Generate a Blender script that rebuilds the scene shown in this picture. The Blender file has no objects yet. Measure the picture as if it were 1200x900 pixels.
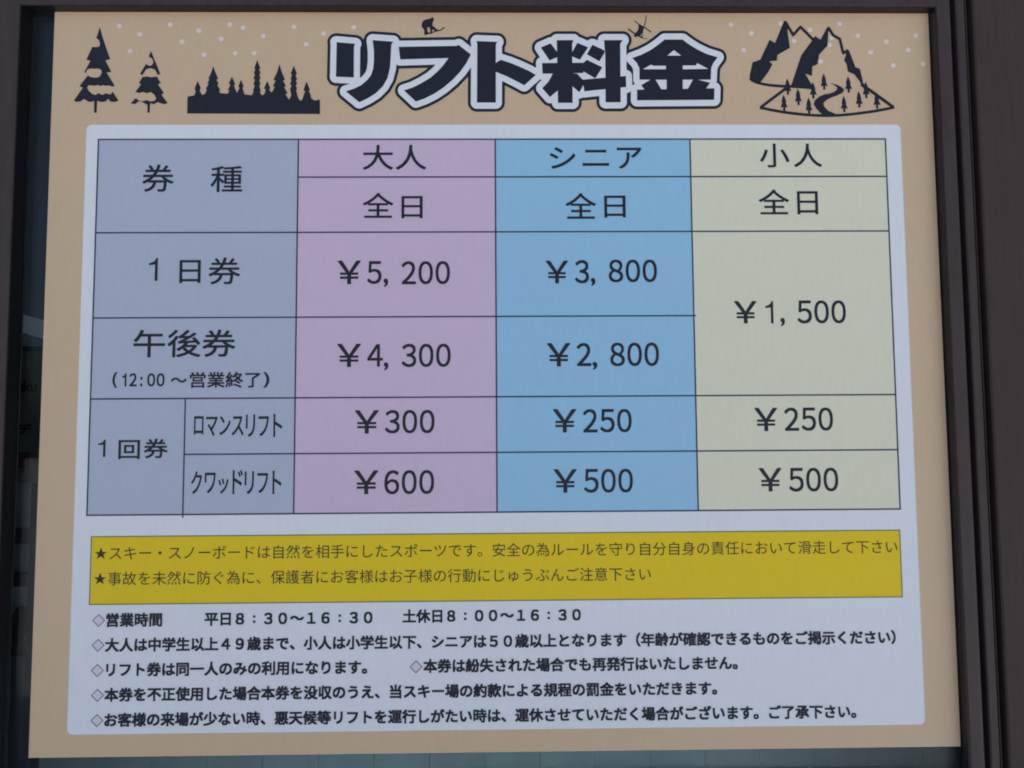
import bpy, bmesh, math, random
from mathutils import Vector, Matrix
from mathutils.geometry import delaunay_2d_cdt

S = bpy.context.scene
COL = S.collection
rad = math.radians

# ------------------------------------------------------------------ camera
# The wall is the plane Y = 0, the viewer stands at negative Y; the lower left corner of the board is X = 0, Z = Z0.
Z0 = 1.10
cam_d = bpy.data.cameras.new('camera')
cam = bpy.data.objects.new('camera', cam_d)
COL.objects.link(cam)
cam_d.sensor_width = 36.0
cam_d.lens = 27.0
cam_d.clip_start = 0.02
cam_d.clip_end = 3000.0
cam.matrix_world = Matrix((
    (0.9998780, 0.0053011, -0.0146962, 0.605004),
    (-0.0143029, -0.0678593, -0.9975924, -1.018496),
    (-0.0062856, 0.9976808, -0.0677752, 0.405780 + Z0),
    (0, 0, 0, 1)))
S.camera = cam

# ------------------------------------------------------------------ sky, sun, exposure
SUN_EL, SUN_AZ = rad(38), rad(20)          # the sun stands behind the building: this side is in open shade
world = bpy.data.worlds.new('World')
S.world = world
world.use_nodes = True
wn = world.node_tree
wn.nodes.clear()
sky = wn.nodes.new('ShaderNodeTexSky')
sky.sky_type = 'NISHITA'
sky.sun_disc = False
sky.sun_elevation = SUN_EL
sky.sun_rotation = SUN_AZ
sky.air_density = 0.92
sky.dust_density = 4.6
sky.ozone_density = 1.0
bg = wn.nodes.new('ShaderNodeBackground')
bg.inputs['Strength'].default_value = 0.10
wo = wn.nodes.new('ShaderNodeOutputWorld')
wn.links.new(sky.outputs[0], bg.inputs[0])
wn.links.new(bg.outputs[0], wo.inputs[0])
sun_d = bpy.data.lights.new('sun', 'SUN')
sun_d.energy = 2.5
sun_d.angle = rad(0.5)
sun_d.color = (1.0, 0.95, 0.88)
sun = bpy.data.objects.new('sun', sun_d)
COL.objects.link(sun)
sv = Vector((math.sin(SUN_AZ) * math.cos(SUN_EL), math.cos(SUN_AZ) * math.cos(SUN_EL), math.sin(SUN_EL)))
sun.rotation_euler = sv.to_track_quat('Z', 'Y').to_euler()
sun.location = (3, 6, 8)
vs = S.view_settings
vs.view_transform = 'Standard'
vs.look = 'None'
vs.exposure = 1.0
vs.gamma = 1.0
S.cycles.filter_width = 1.9                 # the photo is a slightly soft phone picture
S.cycles.max_bounces = 8

# ------------------------------------------------------------------ measured artwork of the board, millimetres from its lower left corner
DATA = {
 'title': [[[383.0,944.1],[408.8,941.8],[407.1,938.5],[407.2,894.5],[382.9,895.4],[383.6,942.4]],[[432.5,947.0],[460.4,944.9],[458.0,940.8],[457.6,931.3],[457.2,921.5],[456.2,907.4],[452.9,893.4],[446.9,882.3],[437.4,872.5],[426.7,865.5],[414.8,859.7],[396.6,875.0],[407.7,878.8],[417.1,883.6],[425.2,890.6],[430.5,897.6],[433.2,906.0],[434.3,917.2],[434.3,931.3]],[[468.0,937.6],[546.6,939.0],[550.0,940.4],[566.5,926.9],[560.2,914.5],[552.0,902.6],[541.1,890.7],[528.9,880.2],[516.7,871.8],[503.2,864.8],[491.7,860.7],[475.4,876.4],[486.9,880.2],[499.1,886.5],[511.3,894.2],[520.8,902.6],[528.9,911.7],[536.0,921.8],[470.2,919.8]],[[574.6,945.9],[603.0,944.8],[600.8,941.3],[600.4,859.3],[574.6,859.3],[575.4,939.9]],[[599.0,913.9],[607.2,919.5],[618.1,916.0],[631.7,910.4],[645.3,904.1],[655.2,898.2],[639.3,883.5],[628.8,889.3],[615.3,896.3],[599.0,903.1]],[[684.4,947.3],[707.4,947.4],[705.4,942.1],[705.2,858.9],[685.1,858.9],[684.7,911.8]],[[663.9,914.9],[719.8,915.4],[720.3,900.9],[664.4,899.9]],[[662.4,936.9],[675.7,942.8],[685.4,929.8],[685.4,923.4],[674.1,918.6]],[[712.7,943.6],[727.2,937.2],[715.8,919.6],[704.9,924.5],[705.0,929.9]],[[678.0,900.0],[685.8,900.6],[685.6,876.8],[674.3,867.0],[663.8,879.5],[671.8,888.0],[675.9,895.0]],[[704.9,900.6],[711.7,900.0],[720.2,890.8],[720.5,884.5],[714.5,873.7],[705.2,882.1]],[[733.2,940.8],[749.7,933.0],[749.7,929.5],[742.4,917.5],[725.5,927.3]],[[725.4,919.6],[746.4,909.1],[736.6,893.3],[718.9,904.1],[719.8,914.7]],[[749.3,947.4],[775.0,947.5],[771.5,942.2],[770.9,859.7],[750.2,859.7],[750.7,926.0]],[[717.8,891.5],[778.6,896.7],[778.8,881.3],[721.4,875.1],[720.1,883.8]],[[832.8,948.4],[857.5,948.4],[866.3,941.6],[877.1,934.6],[890.7,927.9],[905.4,923.3],[899.3,915.5],[896.2,908.5],[895.1,891.6],[797.1,891.5],[797.3,907.7],[793.8,915.4],[787.7,922.1],[800.1,926.7],[812.6,933.1],[823.7,940.9]],[[835.1,926.1],[857.3,926.1],[856.1,869.8],[834.0,869.8]],[[793.5,877.5],[899.8,879.4],[899.0,863.2],[793.3,862.5]],[[813.2,892.2],[818.7,892.2],[827.3,877.5],[804.0,877.1],[799.4,883.8]],[[874.8,892.3],[894.1,887.2],[887.2,877.5],[862.6,877.5],[871.0,892.3]]],
 'title_holes': [[[836.2,925.6],[845.2,933.4],[855.2,925.6]],[[802.2,906.3],[813.6,912.9],[816.6,911.2],[833.8,911.2],[833.7,906.3]],[[856.9,906.3],[857.0,911.7],[875.2,911.7],[876.7,915.1],[892.1,906.8]]],
 'title_white': [[[831.3,957.0],[832.9,957.1],[857.7,957.2],[859.2,957.0],[860.3,956.7],[861.5,956.2],[862.4,955.7],[871.4,948.8],[881.5,942.2],[894.0,936.1],[908.9,931.3],[910.1,930.7],[911.0,930.0],[911.8,929.2],[912.5,928.3],[913.3,926.7],[913.8,924.9],[913.9,923.1],[913.6,921.3],[913.1,919.8],[912.2,918.3],[906.6,911.0],[904.5,906.5],[903.5,890.8],[903.2,889.3],[902.6,887.8],[904.9,886.4],[906.3,885.1],[907.5,883.3],[908.2,881.1],[908.3,879.3],[907.4,861.9],[907.0,860.4],[906.4,859.2],[905.6,858.0],[904.8,857.0],[903.6,856.0],[902.4,855.4],[901.2,854.9],[899.7,854.6],[793.2,853.9],[791.7,854.0],[790.6,854.3],[789.5,854.7],[788.5,855.3],[787.7,856.0],[786.9,856.8],[786.2,857.7],[785.7,858.6],[785.2,859.8],[785.0,861.0],[784.8,862.2],[785.1,874.8],[785.1,875.1],[784.8,875.3],[783.6,874.3],[782.4,873.6],[781.2,873.1],[779.5,872.6],[779.3,859.5],[779.2,858.3],[778.9,857.1],[778.4,855.9],[777.9,855.0],[776.5,853.4],[774.8,852.1],[773.9,851.7],[772.7,851.3],[771.0,851.1],[749.9,851.1],[747.9,851.4],[746.2,852.1],[744.7,853.1],[743.6,854.3],[742.7,855.7],[742.1,857.4],[741.8,859.2],[741.8,868.5],[741.7,868.6],[721.8,866.5],[720.7,866.5],[719.5,866.6],[719.2,866.6],[717.7,865.7],[716.6,865.3],[715.4,865.1],[713.9,865.1],[713.7,864.9],[713.6,858.0],[713.3,856.5],[712.8,855.3],[712.0,853.8],[710.6,852.3],[709.1,851.3],[707.7,850.6],[706.5,850.4],[705.3,850.3],[684.9,850.3],[683.8,850.3],[682.3,850.7],[681.1,851.2],[680.0,852.0],[678.8,853.1],[678.0,854.3],[677.3,855.6],[676.9,857.1],[676.7,858.6],[676.6,858.7],[674.5,858.3],[672.5,858.5],[670.5,859.3],[668.7,860.5],[668.0,861.3],[657.5,873.9],[656.4,875.4],[655.8,876.9],[655.5,878.7],[655.5,880.4],[655.8,881.9],[656.4,883.4],[657.3,885.0],[663.2,891.3],[661.1,891.9],[660.8,891.8],[644.4,876.7],[643.2,875.9],[642.1,875.3],[640.9,875.0],[639.7,874.8],[637.7,875.0],[635.6,875.6],[624.6,881.8],[611.8,888.4],[609.2,889.5],[609.0,889.4],[608.7,858.6],[608.5,857.1],[608.0,855.6],[607.3,854.4],[606.4,853.3],[605.2,852.3],[603.8,851.4],[602.3,850.9],[600.9,850.7],[574.7,850.7],[573.3,850.8],[571.8,851.2],[570.7,851.7],[569.5,852.5],[568.6,853.3],[567.7,854.4],[567.1,855.6],[566.6,856.8],[566.3,858.3],[566.7,908.0],[566.7,908.6],[566.5,908.7],[558.5,897.2],[547.2,884.8],[533.8,873.2],[520.8,864.3],[506.8,857.1],[494.1,852.4],[492.4,852.1],[490.6,852.1],[489.5,852.4],[488.3,852.8],[487.1,853.5],[486.3,854.1],[469.1,870.8],[468.4,871.7],[467.8,872.9],[467.4,874.1],[467.1,875.3],[467.0,876.5],[467.1,877.7],[467.4,878.9],[467.8,880.1],[468.5,881.3],[469.4,882.4],[470.2,883.2],[471.4,884.0],[472.8,884.6],[483.9,888.3],[494.9,894.0],[506.2,901.1],[514.9,908.8],[518.2,912.5],[517.8,912.6],[475.1,911.3],[470.4,911.1],[469.0,911.2],[466.9,911.8],[465.2,912.9],[465.0,912.7],[464.4,905.5],[461.0,891.2],[460.4,889.7],[453.6,877.1],[452.8,876.2],[443.1,866.1],[441.9,865.2],[430.7,858.0],[418.3,851.8],[416.8,851.3],[415.1,851.1],[413.4,851.2],[411.6,851.8],[410.6,852.3],[409.6,853.0],[391.3,868.5],[390.4,869.3],[389.6,870.5],[389.0,871.7],[388.6,872.7],[388.4,873.8],[388.3,875.0],[388.4,876.2],[388.6,877.4],[389.0,878.6],[389.5,879.5],[390.1,880.3],[390.9,881.3],[392.0,882.2],[393.5,883.0],[402.3,886.0],[382.7,886.7],[381.0,887.0],[379.8,887.4],[378.9,887.8],[378.1,888.4],[377.2,889.2],[375.9,890.8],[375.4,891.7],[375.0,892.9],[374.7,894.1],[374.6,895.6],[375.2,940.9],[374.7,943.0],[374.7,945.1],[375.0,946.6],[375.4,947.9],[376.1,949.1],[377.1,950.3],[378.0,951.1],[379.2,951.9],[380.4,952.4],[381.8,952.7],[383.6,952.8],[410.3,950.3],[412.1,949.7],[413.7,948.8],[415.0,947.6],[416.1,946.1],[416.5,945.2],[416.9,944.0],[417.1,942.8],[417.2,941.6],[417.0,940.1],[416.7,938.9],[415.5,936.2],[415.5,894.1],[415.5,893.8],[415.7,893.7],[419.1,896.7],[422.9,901.6],[423.1,901.9],[425.0,907.9],[426.0,917.8],[425.9,930.8],[424.2,946.1],[424.2,948.2],[424.6,949.7],[425.0,950.9],[425.8,952.1],[426.6,953.2],[427.5,954.0],[428.6,954.7],[429.8,955.2],[431.2,955.6],[433.0,955.7],[461.0,953.6],[462.4,953.4],[463.6,953.0],[464.8,952.3],[465.6,951.7],[466.5,950.9],[467.3,949.8],[467.9,948.9],[468.3,947.7],[468.7,946.5],[468.9,946.3],[544.7,947.6],[545.0,947.7],[547.3,948.6],[548.5,948.9],[549.6,949.1],[551.1,949.0],[553.1,948.5],[554.9,947.5],[566.8,937.7],[567.0,937.8],[567.0,938.1],[567.0,939.4],[566.2,945.7],[566.3,947.2],[566.6,948.4],[567.3,950.2],[568.4,951.7],[569.8,953.0],[571.5,954.0],[573.0,954.5],[574.8,954.6],[603.4,953.5],[604.9,953.3],[606.0,953.0],[607.2,952.4],[608.1,951.8],[609.1,950.9],[609.8,950.0],[610.5,948.8],[611.0,947.6],[611.3,946.4],[611.4,944.2],[611.1,942.4],[610.5,940.9],[609.2,938.8],[609.2,928.2],[609.2,927.9],[621.1,924.1],[635.1,918.4],[649.0,911.9],[655.4,908.1],[655.7,908.4],[655.5,915.3],[655.7,916.8],[656.0,918.0],[656.8,919.5],[658.0,921.0],[659.3,922.2],[661.0,923.2],[655.3,932.2],[654.4,934.0],[654.0,935.8],[654.0,937.6],[654.4,939.5],[655.2,941.3],[655.8,942.2],[656.6,943.1],[657.5,943.9],[658.7,944.6],[672.9,951.0],[674.8,951.5],[676.9,951.5],[678.1,953.1],[679.3,954.2],[680.7,955.2],[682.2,955.7],[683.4,956.0],[684.6,956.1],[707.4,956.1],[709.2,955.9],[710.7,955.5],[712.1,954.7],[713.3,953.7],[714.4,952.2],[714.7,952.0],[715.9,951.7],[727.0,946.8],[727.3,946.9],[728.8,948.1],[729.9,948.8],[731.4,949.3],[733.2,949.5],[734.6,949.4],[735.8,949.1],[740.8,946.9],[740.9,948.6],[741.3,950.2],[742.0,951.7],[742.8,952.9],[743.8,954.0],[745.0,954.9],[746.5,955.6],[747.9,956.0],[749.4,956.2],[775.3,956.2],[776.4,956.1],[777.6,955.8],[778.8,955.4],[779.9,954.7],[780.9,953.9],[781.7,953.0],[782.3,952.0],[782.9,950.8],[783.3,949.6],[783.5,948.4],[783.4,946.3],[782.8,944.2],[782.1,942.8],[780.0,939.6],[779.9,926.3],[779.9,926.0],[780.1,925.6],[780.7,926.7],[781.6,927.9],[782.8,929.0],[783.9,929.8],[796.9,934.7],[808.5,940.7],[818.7,947.8],[827.9,955.4],[829.5,956.3]],[[779.9,918.5],[779.8,918.1],[779.7,905.5],[782.1,904.7],[783.8,903.7],[785.3,902.2],[786.3,900.4],[786.8,898.9],[787.0,897.3],[787.2,883.5],[787.3,883.2],[788.2,884.1],[789.0,884.7],[790.7,885.6],[789.9,886.8],[789.3,888.0],[788.9,889.2],[788.7,890.4],[788.8,905.8],[786.7,910.3],[781.3,916.3],[780.5,917.4]]],
 'title_dark': [[[832.1,961.2],[858.1,961.3],[860.1,961.1],[861.9,960.6],[863.4,959.9],[864.5,959.2],[873.5,952.3],[883.4,945.9],[895.6,939.9],[909.3,935.6],[910.8,935.0],[912.3,934.2],[913.8,933.1],[914.9,931.9],[916.0,930.4],[917.2,928.0],[917.6,926.7],[917.8,925.2],[917.9,922.5],[917.7,921.0],[917.4,919.8],[916.7,918.0],[915.6,916.1],[910.0,908.9],[908.5,905.6],[908.4,905.3],[907.4,889.9],[907.5,889.6],[909.4,887.8],[910.8,885.7],[911.8,883.3],[912.1,882.1],[912.3,880.5],[912.3,879.0],[911.5,862.8],[911.2,861.0],[910.7,859.2],[910.0,857.4],[908.8,855.6],[907.6,854.2],[906.1,853.0],[904.3,851.9],[902.6,851.1],[900.8,850.7],[898.7,850.5],[792.5,849.8],[791.1,850.0],[789.6,850.3],[788.2,850.8],[787.0,851.4],[785.9,852.2],[784.7,853.2],[783.6,854.4],[782.7,855.7],[781.1,852.6],[780.1,851.4],[779.1,850.3],[777.9,849.4],[776.8,848.6],[775.3,847.9],[773.8,847.4],[772.3,847.1],[770.9,847.0],[749.0,847.1],[747.5,847.3],[746.4,847.6],[745.0,848.1],[743.8,848.7],[741.8,850.3],[740.9,851.2],[740.0,852.3],[738.9,854.4],[738.1,856.8],[737.8,858.9],[737.8,863.7],[737.8,864.0],[737.6,864.1],[722.4,862.4],[720.0,862.4],[717.7,861.4],[717.6,861.3],[717.6,858.0],[717.3,856.2],[716.6,854.1],[715.7,852.3],[714.4,850.5],[712.9,849.0],[710.8,847.6],[708.8,846.8],[707.0,846.3],[705.3,846.2],[683.7,846.3],[682.3,846.5],[681.1,846.8],[679.7,847.4],[678.5,848.1],[676.9,849.3],[675.6,850.7],[674.5,852.3],[673.6,854.1],[673.3,854.3],[671.0,854.7],[669.3,855.3],[667.5,856.3],[665.8,857.7],[654.0,871.8],[653.2,873.0],[652.6,874.2],[652.0,875.7],[651.6,877.4],[651.4,877.6],[646.9,873.6],[645.7,872.7],[644.3,871.9],[642.6,871.2],[640.8,870.9],[639.1,870.8],[637.3,870.9],[635.6,871.3],[633.7,872.1],[623.1,878.0],[613.0,883.2],[612.9,883.1],[612.7,859.2],[612.6,857.7],[612.2,855.6],[611.3,853.5],[610.2,851.6],[608.7,849.9],[607.0,848.6],[605.2,847.6],[603.5,847.0],[601.4,846.7],[574.7,846.6],[573.0,846.7],[571.2,847.1],[569.5,847.8],[567.8,848.7],[566.3,849.9],[565.0,851.4],[564.0,852.9],[563.1,854.7],[562.6,856.5],[562.3,859.2],[562.6,896.0],[561.0,893.9],[550.1,882.0],[549.1,881.0],[536.1,870.0],[523.4,861.2],[508.9,853.6],[507.4,853.0],[495.0,848.5],[492.7,848.1],[490.1,848.1],[488.3,848.5],[486.9,849.0],[485.4,849.8],[484.0,850.8],[466.1,868.1],[465.2,869.3],[464.5,870.6],[463.9,872.0],[463.4,873.5],[463.2,875.0],[463.1,876.5],[463.2,878.0],[463.5,879.5],[464.1,881.6],[465.3,883.7],[466.8,885.5],[468.5,886.9],[469.6,887.6],[471.1,888.3],[482.1,891.9],[493.1,897.6],[503.9,904.4],[507.9,908.0],[507.7,908.2],[504.7,908.1],[470.7,907.1],[468.7,907.1],[468.6,907.0],[468.5,906.7],[468.2,904.3],[464.8,890.3],[464.3,888.8],[463.8,887.6],[457.5,875.9],[456.7,874.6],[455.5,873.2],[446.0,863.4],[444.1,861.9],[432.7,854.5],[419.8,848.1],[417.4,847.3],[415.1,847.0],[412.8,847.2],[410.5,847.9],[408.8,848.8],[407.1,849.9],[388.7,865.4],[387.5,866.6],[386.6,867.7],[385.7,869.3],[385.0,871.1],[384.6,872.9],[384.4,875.0],[384.5,877.1],[384.9,878.9],[385.6,880.6],[386.6,882.4],[386.5,882.5],[382.5,882.7],[380.7,882.9],[378.7,883.5],[376.7,884.5],[374.7,886.0],[373.2,887.8],[371.9,889.9],[371.1,892.0],[370.8,893.5],[370.7,895.3],[371.2,940.3],[370.8,943.3],[370.7,944.8],[370.9,946.3],[371.3,948.1],[372.0,950.0],[373.1,951.8],[374.3,953.2],[375.7,954.5],[377.4,955.6],[379.2,956.3],[380.9,956.7],[382.4,956.9],[383.8,956.9],[409.7,954.5],[411.2,954.3],[413.2,953.7],[415.3,952.6],[416.4,951.8],[417.4,950.9],[418.2,950.0],[419.1,948.8],[419.9,948.8],[420.3,948.8],[420.9,951.2],[422.0,953.6],[423.2,955.5],[424.8,957.0],[426.9,958.4],[428.9,959.2],[430.9,959.7],[433.3,959.8],[461.2,957.7],[463.3,957.4],[464.4,957.0],[465.8,956.4],[467.9,955.0],[469.7,953.3],[470.7,951.9],[471.5,950.6],[471.8,950.5],[544.1,951.7],[547.3,952.9],[548.8,953.1],[550.5,953.2],[552.0,953.0],[553.1,952.8],[554.5,952.3],[555.8,951.8],[557.5,950.6],[562.2,946.8],[562.3,946.9],[562.6,949.0],[563.2,950.8],[564.1,952.6],[565.2,954.2],[566.6,955.6],[568.3,956.9],[570.1,957.8],[571.9,958.4],[573.3,958.7],[575.1,958.7],[603.4,957.6],[604.9,957.5],[606.7,957.1],[608.1,956.6],[609.6,955.8],[611.0,954.7],[612.4,953.3],[613.4,952.0],[614.2,950.4],[614.8,948.8],[615.3,946.4],[615.3,943.6],[615.1,942.1],[614.7,940.6],[614.1,939.1],[613.2,937.6],[613.1,931.3],[613.2,931.0],[622.6,927.9],[636.3,922.3],[651.4,915.2],[651.9,918.0],[652.6,920.1],[653.8,922.2],[655.5,924.4],[651.5,930.7],[650.7,932.5],[650.2,934.6],[650.0,937.0],[650.3,939.5],[651.0,941.9],[652.2,944.1],[653.1,945.2],[654.3,946.5],[655.5,947.4],[656.8,948.2],[671.3,954.8],[673.1,955.3],[674.9,955.6],[676.6,957.3],[678.1,958.4],[679.9,959.3],[681.7,959.8],[683.1,960.1],[684.6,960.2],[707.5,960.2],[709.8,960.0],[711.9,959.4],[713.6,958.6],[715.4,957.3],[717.1,955.6],[726.4,951.6],[729.4,952.9],[730.6,953.3],[732.1,953.5],[733.5,953.6],[735.0,953.5],[736.4,953.2],[737.9,952.7],[739.7,955.5],[740.6,956.5],[741.8,957.6],[743.0,958.4],[744.5,959.2],[745.9,959.7],[747.4,960.1],[749.5,960.3],[775.3,960.3],[776.8,960.2],[778.3,959.9],[779.7,959.5],[781.3,958.7],[782.6,957.8],[784.0,956.6],[785.0,955.4],[786.0,953.9],[786.6,952.3],[787.2,950.5],[787.4,949.3],[787.5,947.8],[787.2,945.1],[786.7,943.2],[786.1,941.7],[784.0,938.4],[783.9,934.5],[784.0,934.3],[795.3,938.5],[806.5,944.2],[816.4,951.1],[826.2,959.2],[827.4,959.9],[828.9,960.5],[830.4,961.0]]],
 'tree_a': [[[61.8,965.2],[65.9,951.2],[71.4,935.3],[77.2,920.1],[74.2,919.0],[70.7,918.3],[79.3,902.1],[72.9,901.3],[84.4,882.4],[80.6,881.6],[76.7,883.3],[72.2,882.5],[69.1,883.8],[65.3,882.2],[61.7,883.8],[57.6,882.9],[53.0,883.2],[49.2,883.5],[47.2,880.0],[49.8,875.6],[54.2,871.4],[59.6,869.9],[62.1,872.7],[68.0,870.2],[72.5,872.4],[78.6,870.5],[81.9,874.6],[90.1,861.8],[84.3,860.0],[79.7,860.5],[75.8,864.5],[72.8,861.0],[66.7,860.0],[62.4,861.6],[57.5,862.1],[54.5,860.4],[49.9,860.5],[45.2,863.5],[42.9,864.2],[39.2,861.0],[33.1,860.4],[30.0,862.1],[41.4,880.0],[36.7,882.2],[47.6,897.0],[46.5,901.1],[42.8,901.4],[50.5,917.7],[45.0,919.3],[52.5,937.3],[56.8,936.7],[61.7,937.6],[62.9,940.8],[61.4,946.4],[57.5,949.5]],[[57.2,862.9],[61.5,862.9],[61.1,845.2],[57.7,845.2]]],
 'tree_a_h': [[[45.3,902.6],[47.3,906.1],[51.6,906.9],[56.9,906.5],[61.5,906.9],[65.1,905.1],[66.4,901.6],[64.3,896.5],[60.4,894.1],[55.8,894.3],[51.1,895.2],[47.3,897.5]]],
 'tree_b': [[[131.9,931.6],[135.8,921.7],[140.0,912.2],[145.3,899.4],[141.9,897.8],[137.8,905.5],[131.3,907.4],[125.9,905.8],[121.1,897.5],[118.0,899.4],[125.4,913.3],[129.6,910.9],[133.5,911.4],[135.5,915.4],[133.7,920.9],[129.0,923.7]],[[121.2,895.0],[127.0,895.9],[133.1,894.7],[140.4,895.9],[146.4,886.4],[142.3,885.1],[150.8,872.7],[147.5,870.5],[156.2,858.5],[151.7,856.9],[146.3,858.5],[142.9,860.1],[137.9,856.9],[132.5,858.5],[128.0,856.6],[123.3,859.4],[119.4,861.0],[117.1,861.3],[112.7,857.2],[106.2,858.2],[113.2,865.8],[116.3,862.9],[121.7,861.0],[127.8,862.9],[132.4,861.0],[138.1,861.6],[140.6,865.3],[137.6,870.8],[132.9,874.0],[127.6,872.4],[122.9,874.3],[118.4,872.7],[112.2,874.0],[119.6,885.1],[116.5,886.4]],[[128.7,859.4],[132.6,859.4],[132.2,845.2],[129.3,845.2]]],
 'forest': [[[182.6,844.2],[182.6,867.7],[191.2,869.3],[193.4,874.0],[192.0,879.3],[194.0,884.6],[195.9,889.4],[198.1,884.6],[200.2,879.8],[199.1,876.1],[201.9,870.3],[206.0,871.4],[208.5,877.2],[207.1,878.8],[210.8,885.7],[208.8,885.9],[211.7,892.0],[210.0,892.6],[214.1,902.1],[216.5,910.6],[219.2,902.7],[223.5,892.6],[221.0,891.4],[224.4,885.2],[222.3,884.1],[226.6,877.2],[225.2,876.1],[227.0,872.4],[236.7,871.9],[238.9,876.7],[236.6,876.2],[240.1,884.8],[237.8,885.4],[241.9,895.8],[246.9,884.6],[244.7,883.8],[248.1,875.1],[249.5,873.0],[252.6,880.4],[250.7,881.5],[254.3,891.5],[258.3,881.5],[256.5,880.4],[259.5,870.9],[270.0,869.6],[269.5,870.0],[271.5,875.1],[271.0,876.2],[273.1,883.6],[271.1,884.6],[273.3,891.5],[271.0,892.9],[273.3,899.0],[271.5,900.1],[273.7,906.4],[272.0,907.2],[275.9,918.9],[280.2,907.5],[278.5,906.1],[280.9,900.1],[279.1,899.0],[280.8,892.6],[279.0,891.6],[281.0,884.7],[279.3,883.6],[281.4,875.1],[280.2,874.0],[282.8,869.6],[286.1,870.9],[287.8,877.8],[285.6,879.1],[289.9,889.6],[294.2,879.4],[292.5,877.8],[295.3,873.8],[297.1,875.1],[300.3,881.5],[297.3,882.0],[301.2,890.0],[298.2,891.0],[302.9,901.7],[306.0,913.1],[309.6,901.7],[314.0,891.0],[311.3,890.0],[315.7,882.0],[312.9,881.3],[317.9,872.1],[314.6,871.3],[319.9,863.2],[322.6,869.8],[320.9,877.8],[322.9,883.6],[320.6,884.7],[322.8,891.0],[321.1,892.1],[323.3,898.5],[321.4,899.6],[325.6,911.5],[329.9,899.6],[328.2,898.0],[330.5,891.6],[328.5,890.5],[330.6,885.2],[328.6,884.1],[330.6,877.8],[329.2,876.7],[331.8,866.4],[335.0,861.9],[337.5,863.5],[339.8,870.9],[341.5,875.3],[339.0,876.7],[343.1,889.1],[348.1,876.7],[346.2,875.7],[348.7,870.9],[349.8,865.4],[353.7,862.4],[361.6,863.5],[361.8,843.4]]],
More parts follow.
